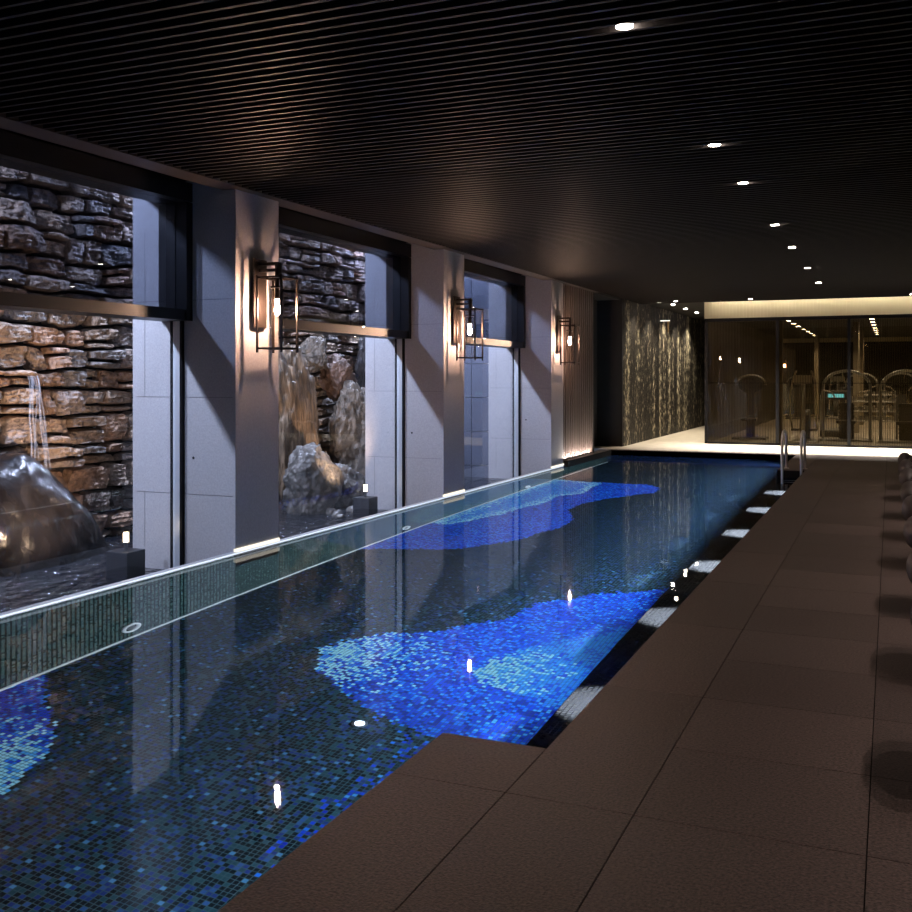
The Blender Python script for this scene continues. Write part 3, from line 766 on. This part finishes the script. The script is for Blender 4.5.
# garden lamps
def garden_lamp(x, y, tgt, lab, power):
    t = thing('garden_spotlight', (x, y, POND), lab, 'garden light', 'garden lamps on dark blocks')
    MB().box(-.12, .12, -.12, .12, -.3, .24).build('plinth', 'block_dark', t, bevel=.006)
    MB().cyl((0, 0, .24), (0, 0, .30), .018, 10).build('stem', 'graymetal', t)
    MB().cyl((0, 0, .30), (0, 0, .315), .03, 16).build('lamp_base', 'graymetal', t)
    MB().cyl((0, 0, .315), (0, 0, .40), .024, 16).build('lens', 'lens_warm', t)
    dv = (Vector(tgt) - Vector((x, y, POND + .36))).normalized() * .11
    spot('garden_beam', (dv.x * 1.25, dv.y * 1.25, .36 + dv.z * 1.25), (tgt[0] - x, tgt[1] - y, tgt[2] - POND), power, (1.0, .66, .44), 105, .9, .04, t)
garden_lamp(-6.36, 7.12, (-8.2, 7.0, .9), 'low warm garden lamp on a dark block beside the first pier', P_GARDEN)
garden_lamp(-6.32, 11.55, (-7.8, 12.1, 1.3), 'low warm garden lamp on a dark block beside the second pier', P_GARDEN * .45)
garden_lamp(-6.36, 4.2, (-8.2, 5.6, .8), 'added warm garden lamp on a dark block before the near window, out of view', P_GARDEN * .8)  # unseen lamp added to even out the light on the stone wall
# cool floods on top of the garden wall
for y in (1.9, 5.5, 10.1, 14.6):
    t = thing('garden_floodlight', (-7.85, y, 4.28), 'cool floodlight on top of the garden stone wall, %s of four' % ('nearest' if y < 3 else 'second' if y < 8 else 'third' if y < 12 else 'farthest'), 'floodlight', 'floodlights on top of the garden wall')
    MB().box(-.3, .06, -.10, .10, -.04, .04).build('housing', 'graymetal', t, bevel=.01)
    l = bpy.data.lights.new('flood_beam', 'POINT'); l.energy = P_FLOOD; l.color = COOL; l.shadow_soft_size = .09
    lo = bpy.data.objects.new('flood_beam', l); C.objects.link(lo); lo.parent = t; lo.location = (.12, .16, -.1)

# ------------------------------------------------------------------ wall lanterns
def lantern(y, lab):
    t = thing('wall_lantern', (XF, y, 1.75), lab, 'wall light', 'box lanterns on the piers')
    MB().box(.03, .045, -.105, .105, .22, .86).build('backplate', 'bronze', t, bevel=.003)
    bp_ = t.children[0]; b = MB(); b.box(0, .03, -.03, .03, .36, .70); b.build('wall_mount', 'bronze', bp_)
    b = MB(); b.box(.045, .25, -.03, .03, .74, .766); b.box(.045, .25, -.03, .03, .80, .826); b.box(.225, .259, -.03, .03, .68, .826)
    b.build('arm', 'bronze', t)
    b = MB(); x0, x1, y0, y1, q = .09, .37, -.14, .14, .017
    for (x, yy) in ((x0, y0), (x0, y1 - q), (x1 - q, y0), (x1 - q, y1 - q)): b.box(x, x + q, yy, yy + q, -.015, .70)
    for z in (.015, .67):
        b.box(x0, x1, y0, y0 + q, z, z + q); b.box(x0, x1, y1 - q, y1, z, z + q)
        b.box(x0, x0 + q, y0, y1, z, z + q); b.box(x1 - q, x1, y0, y1, z, z + q)
    cx = (x0 + x1) / 2
    b.box(x0, x1, -.006, .006, .67, .682); b.box(x0, x1, -.006, .006, .015, .027)
    b.build('cage', 'bronze', t)
    b = MB(); b.cyl((cx, 0, .03), (cx, 0, .58), .058, 24, caps=False); b.build('glass_tube', 'glass_tube', t, smooth=True)
    b = MB(); b.cyl((cx, 0, .48), (cx, 0, .67), .022, 14); b.cyl((cx, 0, .585), (cx, 0, .60), .064, 24); b.build('socket', 'bronze', t)
    b = MB(); b.cyl((cx, 0, .42), (cx, 0, .48), .016, 12, .02); b.ball((cx, 0, .385), .027, .027, .05); b.build('bulb', 'bulb', t, smooth=True)
    return t
l0 = lantern(7.53 + .33, 'black box lantern with a lit bulb on the first and nearest pier')
for y, lab in ((12.14 + .35, 'black box lantern with a lit bulb on the second, middle pier'),
               (16.74 + .35, 'black box lantern with a lit bulb on the third, farthest pier')):
    c_ = copy_tree(l0); c_.location = (XF, y, 1.75); c_['label'] = lab

# ------------------------------------------------------------------ pool ladder
t = thing('pool_ladder', (-1.45, 16.95, 0), 'chrome pool ladder with two looped handrails at the far right of the pool', 'pool ladder')
for x in (-.145, .145):
    pts = [(x, -.22, -.80), (x, -.22, .50)] + [(x, .12 - .34 * math.cos(q * math.pi / 8), .50 + .14 * math.sin(q * math.pi / 8)) for q in range(1, 8)] + [(x, .46, .50), (x, .46, 0)]
    MB().tube(pts, .022, 12).build('handrail', 'chrome', t, smooth=True)
    MB().cyl((x, .46, 0), (x, .46, .012), .045, 16).build('foot_plate', 'chrome', t)
for z in (-.30, -.55): MB().box(-.145, .145, -.26, -.18, z, z + .03).build('tread', 'chrome', t, bevel=.005)

# ------------------------------------------------------------------ loungers
def lounger(x, y, lab):
    t = thing('lounger', (x, y, 0), lab, 'lounger', 'dark padded loungers along the deck')
    f = MB(); f.box(.10, 1.85, -.34, .34, .12, .17); f.build('frame', 'lounge_frame', t, bevel=.01)
    for (lx, ly) in ((.16, -.28), (.16, .28), (1.75, -.28), (1.75, .28)):
        MB().box(lx - .03, lx + .03, ly - .03, ly + .03, 0, .12).build('leg', 'lounge_frame', t, bevel=.004)
    # channel-stitched cushion: closed superellipse sections along a path that rises into the backrest
    c = MB(); n, k = 150, 28; vs = []
    for a in range(n + 1):
        u = a / n; x = .02 + 1.86 * u; z = .255; up = 0
        if x > 1.30: up = x - 1.30; z += up * .85; x = 1.30 + up * .80
        endr = min(1, math.sin(math.pi * min(.5, max(.0, min(u, 1 - u)) / .05 * .5)) + .02)
        rib = 1 - .20 * (1 - abs(math.sin(math.pi * u * 15))) ** 2.2
        th = .085 * endr ** .7 * rib; wd = .345 * (.94 + .06 * endr)
        for b_ in range(k):
            t_ = 2 * math.pi * b_ / k; cy, cz = math.cos(t_), math.sin(t_)
            y_ = wd * abs(cy) ** .45 * (1 if cy > 0 else -1); zz = th * abs(cz) ** .7 * (1 if cz > 0 else -1)
            tilt = -zz * .6 if up > 0 else 0
            vs.append((x + tilt, y_, z + zz))
    fs = [(a * k + b_, a * k + (b_ + 1) % k, (a + 1) * k + (b_ + 1) % k, (a + 1) * k + b_) for a in range(n) for b_ in range(k)]
    fs += [tuple(range(k - 1, -1, -1)), tuple(range(n * k, n * k + k))]
    c.add(vs, fs); c.build('cushion', 'leather', t, smooth=True)
    e = MB(); e.ball((.03, 0, .26), .10, .35, .13, 16, 12); e.build('foot_roll', 'leather', t, smooth=True)
    return t
lg = None
pos = [2.77, 3.81, 4.80, 5.90, 6.92, 7.88, 9.06, 9.97, 10.9]
ordn = ['nearest, outside the right edge of the view', 'second nearest, outside the right edge of the view', 'third nearest, outside the right edge of the view',
        'fourth nearest, outside the right edge of the view', 'fifth nearest, outside the right edge of the view', 'sixth from the near end of the row', 'third from the gym glass', 'second from the gym glass', 'closest to the gym glass']
for k, p in enumerate(pos):
    lab = 'dark brown padded lounger on the deck, ' + ordn[k]
    if lg is None: lg = lounger(.16, p * U, lab)
    else:
        c_ = copy_tree(lg); c_.location = (.16, p * U, 0); c_['label'] = lab

# ------------------------------------------------------------------ small wall items
t = thing('wall_sign', (-5.36, 25.4, 2.75), 'small lit white bracket sign high on the glittering stone wall', 'sign')
MB().box(-.02, .22, -.01, .01, .19, .215).build('arm', 'exit_white', t)
MB().box(.16, .20, -.012, .012, -.08, .19).build('panel', 'brass', t)
t = thing('ceiling_sensor', (-3.96, 25.6, 2.6), 'small white sensor box beside the left edge of the gym glass', 'sensor')
MB().box(-.06, .04, -.04, .04, -.04, .04).build('body', 'exit_white', t, bevel=.005)
